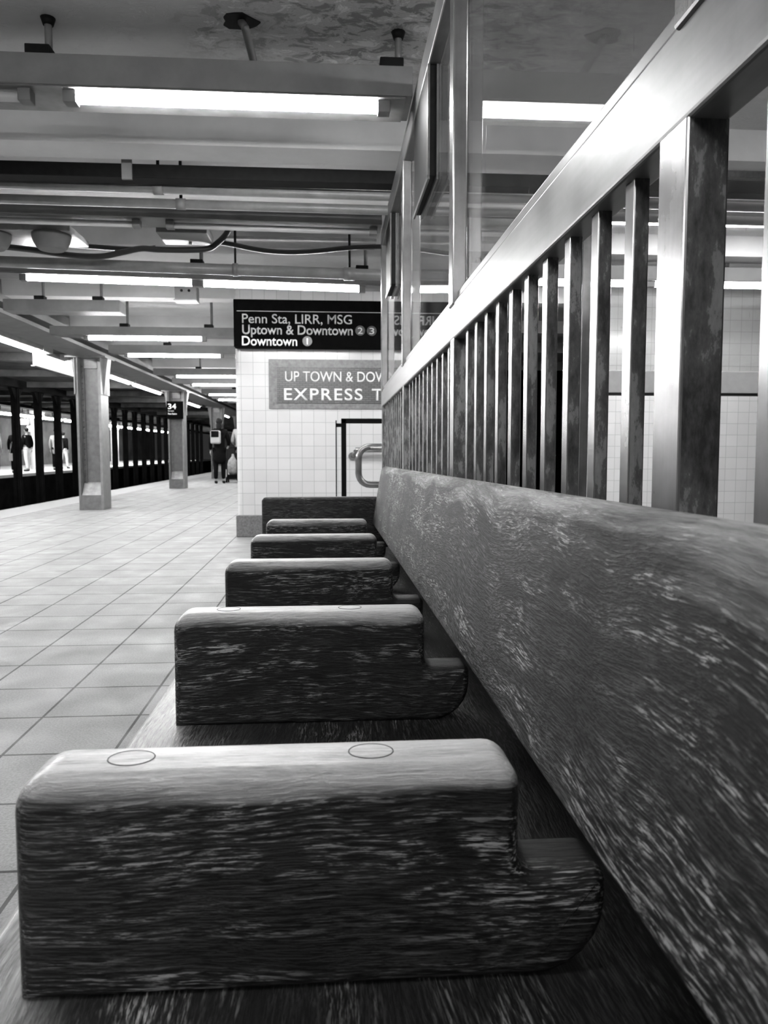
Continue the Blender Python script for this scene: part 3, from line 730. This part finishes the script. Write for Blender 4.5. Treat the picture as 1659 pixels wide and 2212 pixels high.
t = thing('wall_handrail', (0.7, 8.38, -0.02), 'steel handrail on brackets fixed to the white tiled wall', 'handrail')
part('tube', B().tube([(0.30, 8.34, 0.01), (1.3, 8.34, 0.01)], 0.028, 14), M_STEELV, t)
for x in (0.30, 1.2):
    part('bracket', B().tube([(x, 8.34, 0.0), (x - 0.02, 8.40, -0.05), (x - 0.03, 8.452, -0.06)], 0.02, 10), M_STEELV, t)
    part('wall_flange', B().tube([(x - 0.03, 8.452, -0.06), (x - 0.03, 8.43, -0.06)], 0.045, 16), M_STEELV, t)

# ---------------------------------------------------------------- the middle columns between the tracks
base_y = 1.70
c0 = None
for k in range(22):
    y = 18.2 + base_y * k + 1.15
    if c0 is None:
        c0 = thing('track_column', (-9, y, -2.3), 'slim black steel column standing between the tracks', 'column', 'black columns between the tracks')
        part('shaft', B().box(-9.10, -8.90, y, y + 0.03, -2.3, 1.87).box(-9.10, -8.90, y + 0.13, y + 0.16, -2.3, 1.87).box(-9.015, -8.985, y, y + 0.16, -2.3, 1.87), M_SOOT, c0)
        part('knee_brace', B().prism([(y - 0.35, 1.87), (y + 0.61, 1.87), (y + 0.16, 1.45), (y, 1.45)], 'x', -9.05, -8.95), M_SOOT, c0)
    else: copy_tree(c0, Vector((0, base_y * k * U, 0)))
t = thing('track_girder', (-9, 30, 1.7), 'black girder over the columns between the tracks', 'girder')
part('beam', B().box(-9.2, -8.8, -6, 88, 1.80, 2.03), M_SOOT, t)
t = thing('far_edge_girder', (-12.6, 30, 1.9), 'dark girder along the edge of the opposite platform', 'girder')
part('beam', B().box(-12.9, -12.5, -2, 88, 1.78, 2.03), M_SOOT, t)
# strips painted pale as lit girder, lamps, pillars and boards on the opposite platform
for y, wh in ((31.6, 'at the left edge of the picture'), (34.3, 'second from the left'), (36.9, 'third from the left'), (39.5, 'nearest the first steel column')):
    tag(part('lit_girder_strip', B().box(-12.49, -12.44, y, y + 0.8, 1.90, 1.98).box(-12.49, -12.44, y + 0.9, y + 1.6, 1.90, 1.98), M_BOX, None, (-12.46, y, 1.9)),
        'strip painted pale as a lit piece of the girder across the tracks, ' + wh, 'plate', 'painted lit strips on the opposite girder')
fl0 = None
for k in range(15):
    y = 29.5 + 3.1 * k
    if fl0 is None:
        fl0 = thing('far_light', (-14, y, 1.6), 'bright tube light over the opposite platform', 'ceiling light', 'tube lights over the opposite platform')
        part('housing', B().box(-14.1, -13.9, y, y + 2.6, 1.66, 1.74), M_FARWHITE, fl0)
        part('lit_tube', B().tube([(-14, y + 0.05, 1.61), (-14, y + 2.55, 1.61)], 0.05), M_TUBE_FAR, fl0)
        part('hanger_rod', B().tube([(-14, y + 1.3, 1.74), (-14, y + 1.3, 2.03)], 0.02, 8), M_SOOT, fl0)
    else: copy_tree(fl0, Vector((0, 3.1 * k * U, 0)))
for x, y, lab in ((-14.6, 31.8, 'white tiled pillar at the left edge of the opposite platform'), (-14.9, 40.2, 'white pillar on the opposite platform, between two black columns'),
                  (-14.6, 46.5, 'white pillar on the opposite platform just left of the first column'), (-14.6, 53.5, 'distant white pillar on the opposite platform')):
    t = thing('far_pillar', (x, y, FLOOR), lab, 'pillar', 'white pillars on the opposite platform')
    part('shaft', B().tube([(x, y, FLOOR), (x, y, 1.35)], 0.27, 18), M_FARWHITE, t)
    part('capital', B().tube([(x, y, 1.35), (x, y, 2.03)], [0.27, 0.5], 18), M_FARWHITE, t)
for x, y, z, lab in ((-14.0, 36.6, 1.22, 'upper white lit sign on the opposite platform'), (-14.0, 37.2, 0.92, 'lower small white lit sign on the opposite platform')):
    t = thing('far_sign', (x, y, z), lab, 'sign')
    part('panel', B().box(x - (0.32 if z > 1 else 0.18), x + 0.1, y, y + 0.1, z, z + 0.26, 0.01), plain('far_sign_panel', 0.8, 0.5, emit=1.4), t)
    part('hanger_rod', B().tube([(x - 0.15, y + 0.05, z + 0.26), (x - 0.15, y + 0.05, 2.03)], 0.015, 8), M_SOOT, t)
t = thing('far_kiosk', (-17.5, 36, FLOOR), 'grey kiosk wall at the back of the opposite platform', 'kiosk')
part('body', B().box(-18.6, -17.2, 33, 39, FLOOR, 1.2), M_FARWALL, t)
part('shutter', B().box(-17.22, -17.16, 34, 38, 0.1, 1.0), M_BOX, t)

# ---------------------------------------------------------------- people
def skin_obj(name, P, E_, R_, mt, parent, sub=1, root=0):
    """grow one smooth surface from a jointed skeleton: P points (metres, local), E_ edges, R_ radii"""
    me = bpy.data.meshes.new(name); me.from_pydata([tuple(p) for p in P], E_, [])
    o = bpy.data.objects.new(name, me); C.objects.link(o)
    md = o.modifiers.new('skin', 'SKIN'); md.use_smooth_shade = True
    o.modifiers.new('subdivision', 'SUBSURF').levels = sub
    sv = me.skin_vertices[0].data if me.skin_vertices else None
    if sv is None:
        bm = bmesh.new(); bm.from_mesh(me); bm.verts.layers.skin.verify(); bm.to_mesh(me); bm.free(); sv = me.skin_vertices[0].data
    for i, r in enumerate(R_):
        sv[i].radius = (r, r) if not isinstance(r, tuple) else r
        sv[i].use_root = (i == root)
    dg = bpy.context.evaluated_depsgraph_get(); dg.update()
    nm = bpy.data.meshes.new_from_object(o.evaluated_get(dg))
    bpy.data.objects.remove(o)
    nm.materials.clear(); nm.materials.append(mt)
    for p in nm.polygons: p.use_smooth = True
    q = bpy.data.objects.new(name, nm); return put(q, parent)
def person(loc, face, H, top_m, leg_m, label, coat_len=0.0, stride=0.12, arm='hang', hair='short', lean=0.0, group=None):
    """face: heading angle of the gaze (0 = +y). H in metres."""
    t = thing('person', loc, label, 'person', group)
    k = H / 1.75; ca, sa = math.cos(face), math.sin(face)
    def T(x, y, z): return Vector(((x * ca - y * sa) * k, (x * sa + y * ca) * k, z * k))
    f = stride
    P = {}; R_ = {}; E_ = []
    def v(n, x, y, z, r, p=None):
        P[n] = T(x, y, z); R_[n] = r * k if not isinstance(r, tuple) else (r[0] * k, r[1] * k)
        if p: E_.append((p, n))
    l = lean
    v('pelvis', 0, 0, 0.95, 0.115); v('belly', 0, l * 0.3, 1.10, 0.112, 'pelvis'); v('chest', 0, l * 0.7, 1.30, 0.125, 'belly'); v('neckb', 0, l, 1.46, 0.06, 'chest')
    v('neck', 0, l + 0.01, 1.52, 0.048, 'neckb'); v('jaw', 0, l + 0.03, 1.58, 0.068, 'neck'); v('head', 0, l + 0.025, 1.65, 0.083, 'jaw'); v('crown', 0, l + 0.01, 1.71, 0.060, 'head')
    for s, n in ((-1, 'l'), (1, 'r')):
        d = f * s
        v(n + 'hip', 0.09 * s, 0, 0.88, 0.088, 'pelvis'); v(n + 'knee', 0.095 * s, d * 0.6 + 0.02, 0.50, 0.058, n + 'hip')
        v(n + 'calf', 0.095 * s, d * 0.8 - 0.01, 0.34, 0.054, n + 'knee'); v(n + 'ankle', 0.095 * s, d - 0.01, 0.09, 0.038, n + 'calf')
        v(n + 'ball', 0.10 * s, d + 0.11, 0.035, 0.036, n + 'ankle'); v(n + 'toe', 0.10 * s, d + 0.17, 0.028, 0.028, n + 'ball')
        v(n + 'sh', 0.175 * s, l * 0.9, 1.40, 0.06, 'chest')
        if arm == 'push' or (arm == 'hold' and s == 1):
            v(n + 'el', 0.24 * s, l + 0.05, 1.14, 0.042, n + 'sh'); v(n + 'wr', 0.20 * s, l + 0.26, 1.02, 0.028, n + 'el'); hd = (0, 1, -0.2)
        else:
            v(n + 'el', 0.235 * s, -d * 0.4 - 0.02, 1.13, 0.042, n + 'sh'); v(n + 'wr', 0.245 * s, -d * 0.6 + 0.05, 0.88, 0.028, n + 'el'); hd = (0, 0.25, -1)
        hx, hy, hz = [(P[n + 'wr'])[i] for i in range(3)]
    names = list(P); idx = {n: i for i, n in enumerate(names)}
    body = skin_obj('body', [P[n] for n in names], [(idx[a], idx[b]) for a, b in E_], [R_[n] for n in names], M_SKIN, t)
    # hands: palm, four fingers and a thumb on each wrist
    for s, n in ((-1, 'l'), (1, 'r')):
        wr, el = P[n + 'wr'], P[n + 'el']; d = (wr - el).normalized()
        side = d.cross(Vector((1 * ca, 1 * sa, 0))).normalized(); nrm = side.cross(d)
        HP = [wr, wr + d * 0.05 * k]; HE = [(0, 1)]; HR = [0.020 * k, 0.026 * k]
        for q in range(4):
            off = (q - 1.5) * 0.017 * k; ln = (0.055, 0.066, 0.062, 0.048)[q] * k
            b0 = len(HP); HP += [wr + d * 0.085 * k + side * off, wr + d * (0.085 * k + ln * 0.55) + side * off - nrm * 0.008 * k * s, wr + d * (0.085 * k + ln * 0.9) + side * off - nrm * 0.028 * k * s]
            HE += [(1, b0), (b0, b0 + 1), (b0 + 1, b0 + 2)]; HR += [0.0095 * k, 0.0085 * k, 0.007 * k]
        b0 = len(HP); HP += [wr + d * 0.04 * k + side * 0.035 * k, wr + d * 0.075 * k + side * 0.05 * k]; HE += [(1, b0), (b0, b0 + 1)]; HR += [0.011 * k, 0.008 * k]
        skin_obj('hand', HP, HE, HR, M_SKIN, body)
    hc = P['head'] - ORG[t.name] * 0
    def ell(c, r, sz, mt, nm, par):
        bm = bmesh.new(); bmesh.ops.create_uvsphere(bm, u_segments=16, v_segments=10, radius=r)
        for q in bm.verts:
            w_ = Vector((q.co.x * sz[0], q.co.y * sz[1], q.co.z * sz[2])); q.co = Vector((w_.x * ca - w_.y * sa, w_.x * sa + w_.y * ca, w_.z)) + c
        for fc in bm.faces: fc.smooth = True
        me = bpy.data.meshes.new(nm); bm.to_mesh(me); bm.free(); me.materials.append(mt); return put(bpy.data.objects.new(nm, me), par)
    dirn = T(0, 1, 0) - T(0, 0, 0)
    ell(hc + T(0, -0.022, 0.018), 0.094 * k, (0.92, 1.0, 1.02), M_HAIR, 'hair', t)
    if hair == 'long': ell(hc + T(0, -0.055, -0.10), 0.085 * k, (0.95, 0.6, 1.5), M_HAIR, 'hair', t)
    ell(hc + T(0, 0.092, -0.015), 0.016 * k, (0.7, 1.0, 1.3), M_SKIN, 'nose', body)
    for s in (-1, 1):
        ell(hc + T(0.082 * s, 0.0, -0.01), 0.022 * k, (0.35, 0.8, 1.2), M_SKIN, 'ear', body)
        ell(hc + T(0.030 * s, 0.078, 0.008), 0.010 * k, (1.2, 0.5, 0.7), M_HAIR, 'eye', body)
    ell(hc + T(0, 0.080, -0.052), 0.018 * k, (1.2, 0.4, 0.35), M_COATGREY, 'mouth', body)
    # clothes: coat or jacket with sleeves, trousers, shoes
    cz = 0.92 - coat_len
    J = ['neckb', 'chest', 'belly', 'pelvis']
    CP = [P['neckb'], P['chest'], P['belly'], P['pelvis'], T(0, 0, cz)]
    CR = [0.075 * k, (0.165 * k, 0.145 * k), (0.155 * k, 0.14 * k), (0.165 * k, 0.15 * k), ((0.17 + 0.06 * (coat_len > 0.1)) * k, (0.155 + 0.05 * (coat_len > 0.1)) * k)]
    CE = [(0, 1), (1, 2), (2, 3), (3, 4)]
    for n in 'lr':
        b0 = len(CP); w_ = P[n + 'wr'] + (P[n + 'el'] - P[n + 'wr']) * 0.08
        CP += [P[n + 'sh'], P[n + 'el'], w_]; CE += [(1, b0), (b0, b0 + 1), (b0 + 1, b0 + 2)]; CR += [0.080 * k, 0.062 * k, 0.044 * k]
    skin_obj('coat', CP, CE, CR, top_m, t, root=1)
    TP = [P['pelvis']]; TE = []; TR = [0.125 * k]
    for n in 'lr':
        b0 = len(TP); TP += [P[n + 'hip'], P[n + 'knee'], P[n + 'calf'], P[n + 'ankle'] + Vector((0, 0, 0.02 * k))]
        TE += [(0, b0), (b0, b0 + 1), (b0 + 1, b0 + 2), (b0 + 2, b0 + 3)]; TR += [0.098 * k, 0.072 * k, 0.066 * k, 0.056 * k]
    skin_obj('trousers', TP, TE, TR, leg_m, t)
    for n in 'lr':
        skin_obj('shoe', [P[n + 'ankle'], P[n + 'ankle'] + Vector((0, 0, -0.045 * k)), P[n + 'ball'] + Vector((0, 0, 0.008 * k)), P[n + 'toe'] + Vector((0, 0, 0.008 * k))],
                 [(0, 1), (1, 2), (2, 3)], [0.045 * k, 0.046 * k, 0.042 * k, 0.034 * k], M_HAIR, t)
    return t
pw = (-3.13, 22.3, FLOOR)
person(pw, 0.0, 1.62, M_COATDARK, M_TROUSERDARK, 'person in a long dark coat walking away with a pale backpack', coat_len=0.42, stride=0.05, hair='long', arm='hold', lean=0.03)
t = thing('backpack', (pw[0] - 0.07, pw[1] - 0.25, 0.25), 'small pale backpack worn by the person in the dark coat', 'bag')
part('body', B().box(pw[0] - 0.21, pw[0] + 0.07, pw[1] - 0.31, pw[1] - 0.13, 0.20, 0.58, 0.05, seg=4), M_BAGLIGHT, t)
part('flap', B().box(pw[0] - 0.185, pw[0] + 0.03, pw[1] - 0.325, pw[1] - 0.30, 0.39, 0.565, 0.01, seg=3), M_COATDARK, t)
part('handle', B().tube([(pw[0] - 0.13, pw[1] - 0.21, 0.57), (pw[0] - 0.11, pw[1] - 0.21, 0.63), (pw[0] - 0.03, pw[1] - 0.21, 0.63), (pw[0] - 0.01, pw[1] - 0.21, 0.57)], 0.012, 8), M_COATDARK, t)
p2 = (-2.72, 24.2, FLOOR)
person(p2, 0.0, 1.68, M_COATGREY, M_TROUSERDARK, 'person in a pale grey coat beside the one in dark, at the wall corner', coat_len=0.25, stride=0.07, arm='push')
t = thing('shopping_cart', (-2.85, 23.05, FLOOR), 'two-wheeled shopping cart loaded with a pale bag beside the walking people', 'cart')
part('frame', B().tube([(-3.0, 22.95, FLOOR + 0.12), (-2.7, 22.95, FLOOR + 0.12), (-2.7, 23.25, FLOOR + 0.12), (-3.0, 23.25, FLOOR + 0.12), (-3.0, 22.95, FLOOR + 0.12)], 0.02, 8)
     .tube([(-3.0, 22.95, FLOOR + 0.12), (-3.0, 22.90, 0.1)], 0.015, 8).tube([(-2.7, 22.95, FLOOR + 0.12), (-2.7, 22.90, 0.1)], 0.015, 8).tube([(-3.0, 22.90, 0.1), (-2.7, 22.90, 0.1)], 0.015, 8), M_BLACK, t)
for x in (-3.02, -2.68): part('wheel', B().tube([(x - 0.02, 22.97, FLOOR + 0.09), (x + 0.02, 22.97, FLOOR + 0.09)], 0.09, 18), M_BLACK, t)
for x in (-3.0, -2.70): part('caster', B().tube([(x - 0.015, 23.25, FLOOR + 0.06), (x + 0.015, 23.25, FLOOR + 0.06)], 0.06, 14), M_BLACK, t)
part('crate', B().box(-3.0, -2.7, 22.95, 23.25, FLOOR + 0.13, FLOOR + 0.24, 0.01), M_COATDARK, t)
bb = B(); bb.tube([(-2.85, 23.10, FLOOR + 0.24), (-2.85, 23.10, FLOOR + 0.34), (-2.86, 23.10, FLOOR + 0.52), (-2.85, 23.10, FLOOR + 0.66), (-2.84, 23.09, FLOOR + 0.78), (-2.84, 23.09, FLOOR + 0.86)], [0.10, 0.165, 0.17, 0.13, 0.05, 0.03], 12)
for v_ in bb.bm.verts: v_.co += Vector((random.uniform(-1, 1), random.uniform(-1, 1), 0)) * 0.012
tag(part('plastic_bag', bb, M_BAGGREY, None, (-2.85, 23.10, FLOOR + 0.24)), 'pale plastic bag tied at the top, riding in the cart', 'bag')
# opposite platform
person((-13.75, 32.6, FLOOR), 0.3, 1.72, M_COATGREY, M_TROUSERDARK, 'person in a grey coat at the far left of the opposite platform', coat_len=0.35, stride=0.06)
t = thing('shoulder_bag', (-13.35, 33.3, -0.2), 'pale square bag carried at the left of the opposite platform', 'bag')
part('body', B().box(-13.45, -13.15, 33.2, 33.36, -0.42, -0.10, 0.03), M_BAGLIGHT, t)
part('strap', B().tube([(-13.42, 33.28, -0.1), (-13.32, 33.28, 0.38), (-13.18, 33.28, -0.1)], 0.012, 8), M_BAGLIGHT, t)
person((-13.28, 33.5, FLOOR), 0.2, 1.66, M_COATDARK, M_TROUSERDARK, 'person in black holding the pale square bag on the opposite platform', stride=0.05)
person((-13.85, 36.3, FLOOR), 1.2, 1.74, M_COATDARK, M_TROUSERWHITE, 'person in a dark jacket and white trousers on the opposite platform', stride=0.05)
person((-13.35, 38.6, FLOOR), 0.1, 1.76, M_COATGREY, M_TROUSERDARK, 'person in grey standing beside the white pillar across the tracks', coat_len=0.3, stride=0.04)
person((-14.0, 41.6, FLOOR), -0.3, 1.68, M_COATDARK, M_TROUSERWHITE, 'person in a dark hooded jacket and pale trousers, across the tracks near the first column', coat_len=0.1, stride=0.12)
